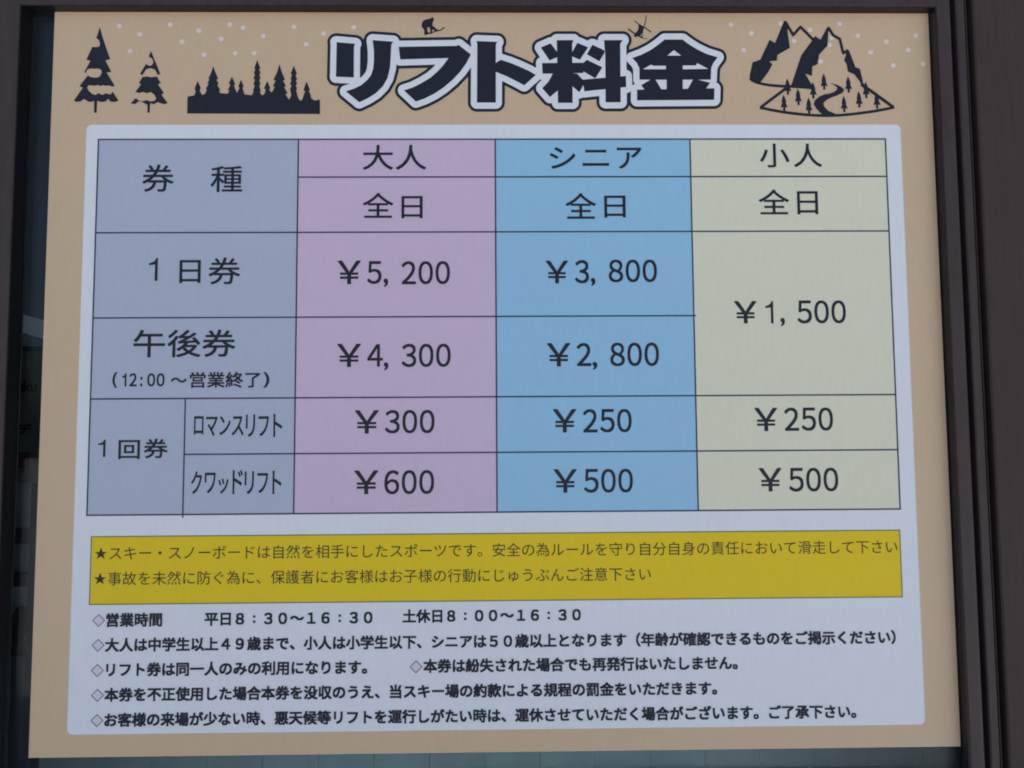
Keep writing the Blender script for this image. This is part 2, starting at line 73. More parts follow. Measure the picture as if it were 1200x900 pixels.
 'mountains': [[[1000.9,975.9],[1003.2,973.7],[1005.4,968.8],[1003.0,962.1],[1005.8,936.9],[988.1,926.8],[987.3,918.9],[976.7,917.7],[980.9,913.5],[974.4,902.0],[965.6,890.5],[964.0,888.1],[954.1,889.9],[949.7,892.9],[948.6,896.5],[953.4,916.5],[964.1,919.9],[977.9,948.5],[985.3,943.8],[998.5,974.9]],[[1037.3,948.4],[1041.0,953.9],[1048.5,948.7],[1058.0,965.8],[1060.5,967.7],[1062.7,965.2],[1059.6,959.1],[1058.1,940.2],[1046.1,927.5],[1043.2,913.5],[1036.0,910.5],[1035.0,896.8],[1025.7,900.5],[1034.4,884.5],[1033.2,879.3],[1005.1,883.3],[1006.7,886.3],[1021.2,926.8],[1036.0,946.3]],[[1082.3,932.4],[1085.4,935.1],[1087.7,933.0],[1095.7,909.3],[1100.7,907.9],[1102.1,905.7],[1105.5,887.0],[1110.6,880.3],[1108.1,879.1],[1103.6,882.5],[1100.8,889.0],[1093.5,899.4],[1084.8,903.3],[1083.4,914.2],[1080.1,919.0],[1083.0,927.5]],[[1058.7,886.4],[1063.3,886.1],[1067.1,885.4],[1074.4,882.1],[1078.5,878.3],[1078.9,877.3],[1076.0,873.0],[1068.4,869.2],[1059.9,866.3],[1053.2,862.5],[1049.5,858.7],[1050.3,854.0],[1055.5,848.2],[1065.6,843.7],[1065.4,839.5],[1046.0,841.0],[1046.1,844.3],[1044.3,845.2],[1039.1,851.3],[1036.0,856.9],[1037.6,862.5],[1044.2,868.1],[1053.5,871.9],[1055.4,871.5],[1063.9,874.0],[1068.8,877.8],[1069.0,881.1],[1064.2,884.7]],[[998.8,972.9],[1009.0,954.1],[1012.5,956.2],[1002.3,974.9]],[[1012.2,953.8],[1022.7,965.5],[1019.9,968.2],[1009.3,956.5]],[[1019.9,965.4],[1037.0,947.0],[1039.9,949.8],[1022.7,968.3]],[[1012.7,954.8],[1011.8,953.5],[1010.3,953.2],[1009.1,954.0],[1008.9,955.5],[1009.7,956.8],[1011.2,957.1],[1012.4,956.3]],[[1023.2,966.5],[1022.3,965.2],[1020.9,964.9],[1019.6,965.7],[1019.4,967.3],[1020.3,968.5],[1021.8,968.8],[1023.0,968.0]],[[1058.7,964.1],[1064.8,953.5],[1068.2,955.7],[1062.1,966.3]],[[1065.5,952.9],[1074.2,947.9],[1076.2,951.4],[1067.5,956.4]],[[1073.3,949.2],[1077.3,929.1],[1081.2,930.1],[1077.2,950.1]],[[1080.2,927.9],[1086.9,931.9],[1085.0,935.3],[1078.3,931.3]],[[1068.4,954.2],[1067.5,952.9],[1066.1,952.6],[1064.9,953.5],[1064.6,955.0],[1065.5,956.3],[1067.0,956.6],[1068.2,955.7]],[[1077.1,949.2],[1076.3,948.0],[1074.8,947.7],[1073.6,948.5],[1073.3,950.0],[1074.2,951.3],[1075.7,951.6],[1076.9,950.7]],[[1081.2,929.2],[1080.3,927.9],[1078.8,927.6],[1077.6,928.5],[1077.4,930.0],[1078.2,931.2],[1079.7,931.5],[1080.9,930.7]],[[1101.2,883.3],[1113.8,874.5],[1116.4,878.2],[1103.7,887.0]],[[1113.8,874.5],[1144.7,851.0],[1147.4,854.6],[1116.5,878.1]],[[1117.3,875.9],[1116.3,874.5],[1114.6,874.2],[1113.3,875.1],[1113.0,876.8],[1114.0,878.2],[1115.6,878.5],[1117.0,877.6]],[[1146.9,855.0],[1137.3,852.6],[1138.1,848.8],[1147.7,851.2]],[[1137.5,852.6],[1117.6,849.0],[1118.2,845.1],[1138.0,848.7]],[[1117.7,849.0],[1089.6,845.2],[1090.0,841.3],[1118.1,845.1]],[[1089.7,845.2],[1071.1,843.5],[1071.3,839.6],[1089.9,841.3]],[[1071.2,843.5],[1054.2,842.9],[1054.2,839.0],[1071.2,839.6]],[[1054.3,842.9],[1037.4,843.4],[1037.2,839.5],[1054.1,839.0]],[[1037.5,843.4],[1022.5,844.5],[1022.1,840.5],[1037.1,839.5]],[[1022.6,844.5],[1008.3,846.2],[1007.7,842.2],[1022.0,840.6]],[[1008.3,846.2],[995.3,847.8],[994.7,843.9],[1007.7,842.2]],[[995.4,847.8],[977.2,851.1],[976.4,847.2],[994.6,843.9]],[[977.2,851.1],[962.3,854.3],[961.4,850.4],[976.3,847.2]],[[1139.6,850.3],[1138.7,849.0],[1137.3,848.7],[1136.1,849.6],[1135.8,851.1],[1136.7,852.3],[1138.2,852.6],[1139.4,851.8]],[[1119.8,846.7],[1118.9,845.4],[1117.4,845.1],[1116.2,846.0],[1116.0,847.5],[1116.9,848.7],[1118.4,849.0],[1119.6,848.2]],[[1091.7,842.8],[1090.8,841.6],[1089.4,841.3],[1088.2,842.1],[1087.9,843.6],[1088.8,844.9],[1090.3,845.2],[1091.5,844.3]],[[1073.1,841.2],[1072.2,839.9],[1070.7,839.6],[1069.5,840.5],[1069.3,841.9],[1070.2,843.2],[1071.6,843.5],[1072.8,842.6]],[[1056.1,840.6],[1055.2,839.3],[1053.8,839.0],[1052.6,839.9],[1052.3,841.3],[1053.2,842.6],[1054.7,842.9],[1055.9,842.0]],[[1039.2,841.0],[1038.3,839.8],[1036.8,839.5],[1035.6,840.3],[1035.4,841.8],[1036.3,843.1],[1037.7,843.4],[1038.9,842.5]],[[1024.2,842.1],[1023.3,840.9],[1021.8,840.6],[1020.6,841.4],[1020.4,842.9],[1021.3,844.2],[1022.7,844.5],[1023.9,843.6]],[[1009.9,843.8],[1009.0,842.5],[1007.5,842.3],[1006.3,843.1],[1006.1,844.6],[1007.0,845.9],[1008.4,846.1],[1009.6,845.3]],[[996.9,845.5],[996.0,844.2],[994.6,843.9],[993.4,844.8],[993.1,846.3],[994.0,847.5],[995.4,847.8],[996.7,847.0]],[[978.7,848.7],[977.8,847.5],[976.3,847.2],[975.1,848.0],[974.9,849.5],[975.8,850.8],[977.2,851.1],[978.4,850.2]],[[963.6,850.7],[999.7,877.9],[997.3,881.2],[961.3,854.0]],[[947.6,892.8],[950.4,889.8],[953.2,892.4],[950.4,895.5]],[[950.8,889.4],[955.4,886.8],[957.3,890.2],[952.7,892.8]],[[955.8,886.6],[964.0,884.2],[965.1,887.9],[957.0,890.3]],[[964.2,884.2],[973.5,882.4],[974.3,886.1],[965.0,887.9]],[[973.7,882.3],[985.4,881.1],[985.9,885.0],[974.2,886.2]],[[985.5,881.1],[997.2,880.4],[997.6,884.3],[985.8,885.0]],[[997.3,880.4],[1009.1,880.0],[1009.3,883.9],[997.5,884.3]],[[1009.0,880.0],[1020.8,879.3],[1021.1,883.2],[1009.3,883.9]],[[1020.7,879.3],[1033.6,878.1],[1034.1,882.0],[1021.2,883.2]],[[953.6,890.7],[952.8,889.5],[951.3,889.2],[950.2,890.0],[949.9,891.5],[950.8,892.7],[952.2,893.0],[953.4,892.2]],[[958.2,888.1],[957.4,886.9],[956.0,886.6],[954.8,887.4],[954.6,888.8],[955.4,890.1],[956.8,890.4],[958.0,889.5]],[[966.4,885.7],[965.6,884.4],[964.1,884.2],[963.0,885.0],[962.7,886.4],[963.6,887.7],[965.0,887.9],[966.2,887.1]],[[975.8,883.9],[974.9,882.6],[973.5,882.4],[972.3,883.2],[972.1,884.6],[972.9,885.9],[974.4,886.1],[975.5,885.3]],[[987.5,882.7],[986.7,881.4],[985.2,881.2],[984.1,882.0],[983.8,883.4],[984.7,884.7],[986.1,884.9],[987.3,884.1]],[[999.2,881.9],[998.4,880.7],[997.0,880.4],[995.8,881.3],[995.6,882.7],[996.4,883.9],[997.8,884.2],[999.0,883.4]],[[1011.0,881.6],[1010.2,880.4],[1008.7,880.1],[1007.6,880.9],[1007.3,882.4],[1008.2,883.6],[1009.6,883.9],[1010.8,883.0]],[[1022.8,880.9],[1021.9,879.6],[1020.5,879.4],[1019.3,880.2],[1019.1,881.6],[1019.9,882.9],[1021.4,883.1],[1022.5,882.3]],[[1000.6,893.9],[1002.8,888.5],[1004.1,883.1],[1003.4,881.8],[1006.0,875.5],[1002.6,876.1],[1002.5,870.4],[999.5,870.4],[999.4,876.1],[996.0,875.5],[998.2,881.8],[997.5,883.1],[998.6,888.5]],[[994.8,870.9],[997.0,865.5],[998.3,860.1],[997.6,858.9],[1000.2,852.5],[996.8,853.1],[996.8,847.4],[993.7,847.4],[993.6,853.1],[990.2,852.5],[992.5,858.9],[991.7,860.1],[992.8,865.5]],[[1014.7,879.3],[1017.0,873.9],[1018.2,868.5],[1017.5,867.3],[1020.1,860.9],[1016.7,861.5],[1016.7,855.8],[1013.6,855.8],[1013.5,861.5],[1010.1,860.9],[1012.4,867.3],[1011.6,868.5],[1012.7,873.9]],[[1029.1,866.7],[1031.3,861.3],[1032.5,855.8],[1031.8,854.6],[1034.4,848.3],[1031.0,848.9],[1031.0,843.2],[1027.9,843.2],[1027.8,848.9],[1024.4,848.3],[1026.7,854.6],[1025.9,855.8],[1027.0,861.3]],[[1035.7,888.7],[1037.9,883.3],[1039.1,877.9],[1038.5,876.7],[1041.0,870.3],[1037.6,870.9],[1037.6,865.2],[1034.5,865.2],[1034.4,870.9],[1031.0,870.3],[1033.3,876.7],[1032.5,877.9],[1033.6,883.3]],[[1051.0,901.0],[1053.2,895.5],[1054.4,890.1],[1053.7,888.9],[1056.3,882.5],[1052.9,883.1],[1052.8,877.4],[1049.8,877.4],[1049.7,883.1],[1046.3,882.5],[1048.5,888.9],[1047.8,890.1],[1048.9,895.5]],[[1084.7,896.9],[1086.9,891.4],[1088.2,886.0],[1087.5,884.8],[1090.0,878.4],[1086.6,879.0],[1086.5,873.3],[1083.5,873.3],[1083.4,879.0],[1080.0,878.4],[1082.3,884.8],[1081.5,886.0],[1082.6,891.4]],[[1077.7,869.2],[1079.9,863.8],[1081.1,858.4],[1080.4,857.2],[1083.0,850.8],[1079.6,851.4],[1079.5,845.8],[1076.5,845.8],[1076.4,851.4],[1073.0,850.8],[1075.3,857.2],[1074.5,858.4],[1075.6,863.8]],[[1098.7,875.9],[1100.9,870.4],[1102.1,865.0],[1101.4,863.8],[1104.0,857.4],[1100.6,858.0],[1100.5,852.4],[1097.4,852.4],[1097.4,858.0],[1094.0,857.4],[1096.2,863.8],[1095.5,865.0],[1096.6,870.4]],[[1108.8,889.3],[1111.0,883.8],[1112.2,878.4],[1111.5,877.2],[1114.0,870.8],[1110.6,871.4],[1110.6,865.7],[1107.5,865.7],[1107.4,871.4],[1104.0,870.8],[1106.3,877.2],[1105.6,878.4],[1106.7,883.8]],[[1123.2,874.4],[1125.4,869.0],[1126.6,863.6],[1125.9,862.4],[1128.5,856.0],[1125.0,856.6],[1125.0,850.9],[1121.9,850.9],[1121.9,856.6],[1118.4,856.0],[1120.7,862.4],[1120.0,863.6],[1121.1,869.0]]],
 'boarder': [[[513.5,979.7],[515.9,978.9],[516.3,976.9],[515.3,974.1],[514.1,971.4],[514.3,968.0],[517.0,965.6],[520.0,962.8],[522.5,961.5],[525.6,962.6],[529.1,965.4],[531.6,965.2],[528.3,962.4],[523.7,960.1],[519.0,959.2],[515.5,958.1],[512.0,956.1],[508.1,955.7],[504.2,954.3],[502.8,955.1],[503.0,960.3],[501.7,963.5],[499.7,965.1],[499.3,969.2],[500.2,972.8],[502.2,975.4],[506.1,976.8],[511.2,977.9]]],
 'boarder_h': [[[507.3,965.4],[510.4,965.2],[511.0,960.3],[510.6,957.5],[508.3,958.3],[507.1,960.3]],[[513.5,962.1],[515.5,961.9],[517.2,960.1],[513.9,959.1]]],
 'skier': [[[797.1,969.8],[805.5,967.0],[803.7,961.6],[801.6,957.5],[799.8,954.2],[796.4,952.9],[791.9,952.1],[790.4,952.4],[791.4,956.7],[795.2,960.1],[797.1,964.7]],[[791.3,974.3],[797.7,969.2],[798.6,970.4],[792.2,975.5]],[[797.8,969.1],[805.2,965.0],[805.9,966.4],[798.5,970.5]],[[805.1,965.1],[814.1,958.4],[815.0,959.7],[806.0,966.4]],[[798.9,969.7],[798.5,969.2],[798.0,969.1],[797.5,969.4],[797.4,970.0],[797.7,970.5],[798.3,970.6],[798.8,970.2]],[[806.2,965.6],[805.9,965.1],[805.4,965.0],[804.9,965.3],[804.8,965.9],[805.1,966.4],[805.7,966.5],[806.1,966.1]],[[807.9,983.2],[807.2,978.1],[808.3,978.0],[808.9,983.1]],[[807.2,978.2],[804.5,967.9],[805.8,967.6],[808.3,977.9]],[[808.3,977.9],[808.0,977.6],[807.6,977.5],[807.2,977.7],[807.2,978.2],[807.4,978.5],[807.9,978.6],[808.2,978.4]],[[782.0,962.8],[789.9,956.9],[791.1,958.6],[783.3,964.5]],[[790.0,956.8],[795.9,953.5],[796.9,955.4],[791.0,958.7]],[[795.8,953.5],[801.7,949.9],[802.8,951.8],[796.9,955.4]],[[791.5,957.5],[791.0,956.9],[790.3,956.7],[789.6,957.2],[789.5,958.0],[789.9,958.7],[790.7,958.8],[791.4,958.4]],[[797.4,954.2],[796.9,953.5],[796.2,953.4],[795.5,953.8],[795.4,954.6],[795.8,955.3],[796.6,955.5],[797.3,955.0]],[[801.5,950.6],[805.0,949.2],[805.4,950.0],[802.0,951.7]],[[805.3,949.1],[809.7,949.8],[809.7,950.4],[805.2,950.0]],[[805.7,949.5],[805.5,949.2],[805.1,949.1],[804.8,949.3],[804.8,949.7],[805.0,950.0],[805.3,950.0],[805.6,949.8]],[[802.3,960.6],[801.2,951.2],[802.3,951.1],[803.4,960.5]]],
 'dots': [[87.9,966.8],[116.0,955.3],[103.4,931.5],[156.9,968.7],[195.9,960.1],[173.4,944.6],[203.6,926.2],[237.8,969.2],[255.6,964.6],[226.4,948.6],[245.5,928.8],[271.5,928.8],[283.3,952.7],[325.2,965.8],[341.9,941.2],[365.4,956.4],[406.5,965.5],[925.2,969.8],[953.2,957.7],[941.8,933.7],[994.0,971.4],[1034.7,962.6],[1011.9,946.8],[1064.3,951.2],[1060.7,941.5],[1047.9,917.5],[1076.1,971.3],[1100.7,954.4],[1117.5,930.5],[1140.0,945.8],[1148.4,912.2],[1169.9,934.3],[1181.0,954.5],[1189.6,914.5]],
 'cells': [["券",124.7,735.8,167.2,773.7],["種",216.2,735.4,258.8,771.5],["1",136.7,615.1,148.6,646.1],["日",177.3,611.8,205.7,643.2],["券",215.7,609.9,258.4,646.6],["午後券",118.9,512.6,253.8,549.6],["(",92.7,472.3,99.1,493.7],["12",103.1,474.3,124.8,491.9],[":",129.3,474.2,132.4,487.2],["00",138.3,474.1,161.3,491.7],["～",169.3,479.0,190.5,485.8],["営業終了",194.2,471.8,287.1,493.2],[")",290.9,471.3,299.2,492.9],["1",76.8,381.9,86.4,404.7],["回",103.1,378.7,131.4,404.0],["券",136.2,379.6,167.8,405.7],["大人",420.0,765.7,506.1,800.5],["全",420.3,699.7,462.1,734.5],["日",472.5,699.0,501.2,729.8],["¥",387.4,609.6,418.8,641.9],["5",426.9,609.8,446.5,641.1],[",",448.9,605.6,455.3,617.4],["200",472.8,609.2,537.9,640.8],["シ",673.0,767.0,708.1,797.2],["ニ",717.6,770.8,753.8,793.5],["ア",764.5,766.9,798.3,796.6],["全",693.6,697.9,735.4,733.7],["日",746.2,699.4,775.3,729.9],["¥",666.2,609.8,696.5,641.0],["3",705.3,609.7,724.5,641.7],[",",726.6,606.2,733.0,617.1],["800",750.9,611.0,816.2,642.1],["小",959.4,768.4,1000.1,801.9],["人",1006.0,768.9,1044.9,801.8],["全",956.0,703.4,998.1,738.1],["日",1008.7,703.3,1037.3,735.6],["¥",918.8,554.6,949.7,585.2],["1",961.1,554.5,971.8,585.1],[",",981.1,550.6,987.2,562.1],["500",1004.0,554.2,1070.1,585.7],["¥",387.8,498.5,419.8,529.8],["4",427.8,498.8,448.8,529.1],[",",449.8,494.0,456.1,504.7],["300",473.4,498.0,538.8,529.4],["¥",411.8,410.2,444.0,441.4],["300",451.7,410.2,517.4,441.4],["¥",411.7,330.9,443.7,362.2],["600",451.2,330.5,516.9,362.2],["¥",666.7,497.8,698.4,529.5],["2",706.4,498.2,726.0,529.4],[",",727.4,493.4,734.0,503.8],["800",751.3,497.8,816.7,529.7],["¥",673.8,410.1,705.3,441.4],["250",713.7,409.8,778.7,441.1],["¥",673.9,330.9,704.9,362.0],["500",714.0,330.5,779.0,362.1],["¥",942.2,410.3,973.3,441.5],["250",982.2,410.3,1047.6,441.5],["¥",945.7,330.5,976.6,361.7],["500",985.8,330.0,1051.8,361.6],["ロ",201.0,410.3,213.6,434.8],["マ",216.8,408.0,232.0,434.1],["ン",234.6,409.5,248.9,434.6],["ス",250.6,408.7,266.2,434.5],["リ",268.8,406.8,281.2,436.6],["フ",285.4,407.6,299.3,434.3],["ト",304.9,406.5,316.8,437.1],["ク",198.9,332.8,213.1,362.6],["ワ",216.5,333.6,230.9,360.9],["ッ",234.4,333.1,247.7,352.9],["ド",252.7,332.4,266.4,363.8],["リ",268.5,332.2,280.9,362.2],["フ",285.2,333.1,299.3,359.8],["ト",304.9,332.0,316.9,362.5]],
 'notice': [["★スキー・スノーボードは自然を相手にしたスポーツです。安全の為ルールを守り自分自身の責任において滑走して下さい",76.2,1127.2,256.8],["★事故を未然に防ぐ為に、保護者にお客様はお子様の行動にじゅうぶんご注意下さい",76.1,800.5,224.3]],
 'notes': [[["営業時間",94.2,165.0,171.6],["平日８：３０～１６：３０",220.6,436.3,171.8],["土休日８：００～１６：３０",476.5,707.2,172.8]],[["大人は中学生以上４９歳まで、小人は小学生以下、シニアは５０歳以上となります（年齢が確認できるものをご掲示ください）",93.7,1119.4,140.0]],[["リフト券は同一人のみの利用になります。",96.1,429.8,108.8]],[["本券は紛失された場合でも再発行はいたしません。",503.4,911.0,109.3]],[["本券を不正使用した場合本券を没収のうえ、当スキー場の約款による規程の罰金をいただきます。",94.7,883.3,77.4]],[["お客様の来場が少ない時、悪天候等リフトを運行しがたい時は、運休させていただく場合がございます。ご了承下さい。",95.6,1064.0,45.9]]],
 'diamonds': [[84.0,171.6],[84.2,140.2],[84.3,108.4],[493.5,108.8],[85.3,77.2],[85.7,45.7]],
}

BW, BH = 1.200, 0.98676

# ------------------------------------------------------------------ materials
def material(name, colour, rough=0.5, spec=0.4, var=0.05, scale=30.0, bump=0.0, bscale=400.0, stretch=(1, 1, 1), metal=0.0, coat=0.0):
    m = bpy.data.materials.new(name)
    m.use_nodes = True
    n = m.node_tree.nodes
    l = m.node_tree.links
    p = n['Principled BSDF']
    p.inputs['Roughness'].default_value = rough
    p.inputs['Specular IOR Level'].default_value = spec
    p.inputs['Metallic'].default_value = metal
    p.inputs['Coat Weight'].default_value = coat
    p.inputs['Coat Roughness'].default_value = 0.25
    tc = n.new('ShaderNodeTexCoord')
    mp = n.new('ShaderNodeMapping')
    mp.inputs['Scale'].default_value = stretch
    l.new(tc.outputs['Object'], mp.inputs['Vector'])
    nz = n.new('ShaderNodeTexNoise')
    nz.inputs['Scale'].default_value = scale
    nz.inputs['Detail'].default_value = 5.0
    nz.inputs['Roughness'].default_value = 0.6
    l.new(mp.outputs[0], nz.inputs['Vector'])
    mr = n.new('ShaderNodeMapRange')
    mr.inputs['From Min'].default_value = 0.3
    mr.inputs['From Max'].default_value = 0.7
    mr.inputs['To Min'].default_value = 1.0 - var
    mr.inputs['To Max'].default_value = 1.0 + var
    l.new(nz.outputs[0], mr.inputs['Value'])
    mx = n.new('ShaderNodeMix')
    mx.data_type = 'RGBA'
    mx.blend_type = 'MULTIPLY'
    mx.inputs[0].default_value = 1.0
    mx.inputs[6].default_value = (*colour, 1)
    l.new(mr.outputs[0], mx.inputs[7])
    l.new(mx.outputs[2], p.inputs['Base Color'])
    if bump:
        nb = n.new('ShaderNodeTexNoise')
        nb.inputs['Scale'].default_value = bscale
        nb.inputs['Detail'].default_value = 3.0
        l.new(mp.outputs[0], nb.inputs['Vector'])
        b = n.new('ShaderNodeBump')
        b.inputs['Strength'].default_value = bump
        b.inputs['Distance'].default_value = 0.001
        l.new(nb.outputs[0], b.inputs['Height'])
        l.new(b.outputs[0], p.inputs['Normal'])
    return m

def printed(name, colour, var=0.018):
    return material(name, colour, rough=0.42, spec=0.30, var=var, scale=60.0, bump=0.05, bscale=500.0, stretch=(3, 0.5, 1))

INK = printed('printed_black_ink', (0.016, 0.018, 0.026), 0.1)
WARM = printed('printed_grey_green_ink', (0.03, 0.028, 0.012), 0.1)
TAN = printed('printed_tan', (0.70, 0.505, 0.31))
WHITE = printed('printed_white', (0.84, 0.845, 0.835))
SNOW = printed('printed_snow_white', (0.82, 0.72, 0.63))
GREY = printed('printed_blue_grey', (0.50, 0.53, 0.62))
PINK = printed('printed_pink', (0.71, 0.54, 0.66))
BLUE = printed('printed_sky_blue', (0.34, 0.61, 0.78))
CREAM = printed('printed_pale_green', (0.82, 0.79, 0.57))
YELLOW = printed('printed_yellow', (0.88, 0.62, 0.006))
LINE = printed('printed_grid_line', (0.035, 0.042, 0.075))
OLIVE = printed('printed_olive_line', (0.25, 0.22, 0.10))
MAUVE = printed('printed_mauve', (0.28, 0.17, 0.22))
ROSE = printed('printed_rose_fill', (0.77, 0.72, 0.75))
EDGE = material('board_edge', (0.55, 0.54, 0.52), 0.5)
BROWN = material('bronze_anodised_aluminium', (0.055, 0.038, 0.034), 0.5, 0.32, 0.16, 30.0, 0.08, 400.0, (4, .5, 1))
DARK = material('dark_bronze_recess', (0.012, 0.011, 0.012), 0.5, 0.4, 0.1)
GASKET_SHADE = material('black_gasket_and_reveal_shade', (0.010, 0.010, 0.011), 0.35, 0.3, 0.1)  # the gasket itself, and the shade painted onto the reveals
SEAL = material('grey_glazing_seal', (0.035, 0.04, 0.045), 0.5, 0.3, 0.2, 40.0)
CLAD = material('dark_brown_panel', (0.060, 0.040, 0.034), 0.65, 0.25, 0.11, 40.0, 0.15, 500.0, (6, .35, 1))
ROOMWALL = material('dim_room_wall', (0.05, 0.06, 0.075), 0.8, 0.2, 0.1, 6.0)
PARTP = material('blue_grey_partition', (0.11, 0.14, 0.175), 0.7, 0.2, 0.1, 8.0)
BEAMP = material('pale_blue_grey_paint', (0.62, 0.68, 0.78), 0.6, 0.3, 0.08, 9.0)
SIGNP = material('grey_green_sign_face', (0.20, 0.23, 0.23), 0.6, 0.3, 0.08, 12.0)
SIGNI = material('sign_black_lettering', (0.01, 0.01, 0.012), 0.6, 0.2, 0.1)
SIGNR = material('sign_red_lettering', (0.16, 0.03, 0.03), 0.6, 0.2, 0.1)
SHELFP = material('pale_teal_shelf_back', (0.50, 0.60, 0.64), 0.6, 0.3, 0.08, 15.0)
SHELF_AND_SHADOW = material('dark_shelf_and_shadow', (0.02, 0.02, 0.024), 0.6, 0.3, 0.1)  # shelf boards, and the painted shadow strip beside them
BAGM = material('black_cloth_bag', (0.012, 0.016, 0.015), 0.85, 0.2, 0.2, 60.0, 0.4, 200.0)
WAINS = material('grey_teal_boarding', (0.62, 0.65, 0.62), 0.55, 0.4, 0.10, 20.0, 0.1, 200.0, (1, .2, 1))
LEDGE = material('pale_ledge', (0.8, 0.8, 0.76), 0.5, 0.4, 0.08, 20.0)
GROUNDM = material('trodden_snow', (0.70, 0.72, 0.76), 0.8, 0.2, 0.08, 1.5, 0.3, 6.0)

def glass_material():
    m = bpy.data.materials.new('window_glass')
    m.use_nodes = True
    n = m.node_tree.nodes
    l = m.node_tree.links
    n.clear()
    o = n.new('ShaderNodeOutputMaterial')
    mix = n.new('ShaderNodeMixShader')
    tr = n.new('ShaderNodeBsdfTransparent')
    tr.inputs[0].default_value = (0.80, 0.87, 0.88, 1)
    gl = n.new('ShaderNodeBsdfGlossy')
    gl.inputs['Roughness'].default_value = 0.015
    gl.inputs['Color'].default_value = (1, 1, 1, 1)
    fr = n.new('ShaderNodeFresnel')
    fr.inputs[0].default_value = 1.22
    l.new(fr.outputs[0], mix.inputs[0])
    l.new(tr.outputs[0], mix.inputs[1])
    l.new(gl.outputs[0], mix.inputs[2])
    l.new(mix.outputs[0], o.inputs[0])
    return m
GLASS = glass_material()

# ------------------------------------------------------------------ geometry helpers
# Board frame: x to the right, y up, z out of the wall towards the viewer. A root turned by 90 degrees about X puts it in the world.
ROT = (math.pi / 2, 0, 0)
def at(x, y, z):
    return (x, -z, Z0 + y)

def link(name, me, m, parent=None):
    o = bpy.data.objects.new(name, me)
    if m is not None and me is not None:
        me.materials.append(m)
    COL.objects.link(o)
    if parent is not None:
        o.parent = parent
    return o

def tag(o, label=None, cat=None, group=None, kind=None):
    for k, v in (('label', label), ('category', cat), ('group', group), ('kind', kind)):
        if v:
            o[k] = v
    return o

def root(name, label, cat, org, group=None):
    o = bpy.data.objects.new(name, None)
    o.empty_display_size = 0.05
    COL.objects.link(o)
    o.location = at(*org)
    o.rotation_euler = ROT
    return tag(o, label, cat, group)

def inside(pt, poly):
    x, y = pt
    r = False
    n = len(poly)
    for i in range(n):
        x0, y0 = poly[i]
        x1, y1 = poly[(i + 1) % n]
        if (y0 > y) != (y1 > y) and x < (x1 - x0) * (y - y0) / (y1 - y0) + x0:
            r = not r
    return r

def flat(polys, z, holes=(), evenodd=False, scale=0.001):
    """one flat sheet: the union of the polygons minus the holes (no overlapping faces)"""
    vs_, es = [], []
    for p in list(polys) + list(holes):
        b = len(vs_)
        vs_ += [Vector((float(a), float(c))) for a, c in p]
        es += [(b + i, b + (i + 1) % len(p)) for i in range(len(p))]
    v, e, f, _, _, _ = delaunay_2d_cdt(vs_, es, [], 0, 1e-5)
    boxes = [(min(q[0] for q in p), max(q[0] for q in p), min(q[1] for q in p), max(q[1] for q in p)) for p in polys]
    keep = []
    for t in f:
        c = (sum(v[i][0] for i in t) / 3, sum(v[i][1] for i in t) / 3)
        k = 0
        for p, b in zip(polys, boxes):
            if b[0] <= c[0] <= b[1] and b[2] <= c[1] <= b[3] and inside(c, p):
                k += 1
                if not evenodd:
                    break
        ok = (k % 2 == 1) if evenodd else k > 0
        if ok and any(inside(c, h) for h in holes):
            ok = False
        if ok:
            a = (v[t[1]] - v[t[0]]).cross(v[t[2]] - v[t[0]])
            keep.append(tuple(t) if a > 0 else tuple(reversed(t)))
    me = bpy.data.meshes.new('sheet')
    me.from_pydata([(p[0] * scale, p[1] * scale, z) for p in v], [], keep)
    bm = bmesh.new()
    bm.from_mesh(me)
    bmesh.ops.delete(bm, geom=[x for x in bm.verts if not x.link_faces], context='VERTS')
    bm.to_mesh(me)
    bm.free()
    return me

def rect(x0, y0, x1, y1):
    return [(x0, y0), (x1, y0), (x1, y1), (x0, y1)]

def rounded(x0, y0, x1, y1, r, n=8):
    out = []
    for cx, cy, a in ((x1 - r, y0 + r, -90), (x1 - r, y1 - r, 0), (x0 + r, y1 - r, 90), (x0 + r, y0 + r, 180)):
        out += [(cx + r * math.cos(rad(a + 90 * i / n)), cy + r * math.sin(rad(a + 90 * i / n))) for i in range(n + 1)]
    return out

def boxes(*bs, bevel=0.0):
    """a mesh of separate boxes (x0,y0,z0,x1,y1,z1) in metres"""
    bm = bmesh.new()
    for x0, y0, z0, x1, y1, z1 in bs:
        g = bmesh.ops.create_cube(bm, size=1.0)['verts']
        for v in g:
            v.co = Vector(((x0 + x1) / 2 + v.co.x * (x1 - x0), (y0 + y1) / 2 + v.co.y * (y1 - y0), (z0 + z1) / 2 + v.co.z * (z1 - z0)))
    if bevel:
        bmesh.ops.bevel(bm, geom=list(bm.edges), offset=bevel, segments=2, profile=0.5, affect='EDGES')
    me = bpy.data.meshes.new('boxes')
    bm.to_mesh(me)
    bm.free()
    return me

def extrude_profile(prof, a, b, axis):
    """closed profile swept from a to b; axis 'y': profile in (x, z); axis 'x': profile in (y, z)"""
    bm = bmesh.new()
    r0, r1 = [], []
    for u, w in prof:
        r0.append(bm.verts.new((u, a, w) if axis == 'y' else (a, u, w)))
        r1.append(bm.verts.new((u, b, w) if axis == 'y' else (b, u, w)))
    n = len(prof)
    for i in range(n):
        bm.faces.new((r0[i], r0[(i + 1) % n], r1[(i + 1) % n], r1[i]))
    bm.faces.new(r0)
    bm.faces.new(list(reversed(r1)))
    bmesh.ops.recalc_face_normals(bm, faces=list(bm.faces))
    me = bpy.data.meshes.new('profile')
    bm.to_mesh(me)
    bm.free()
    return me

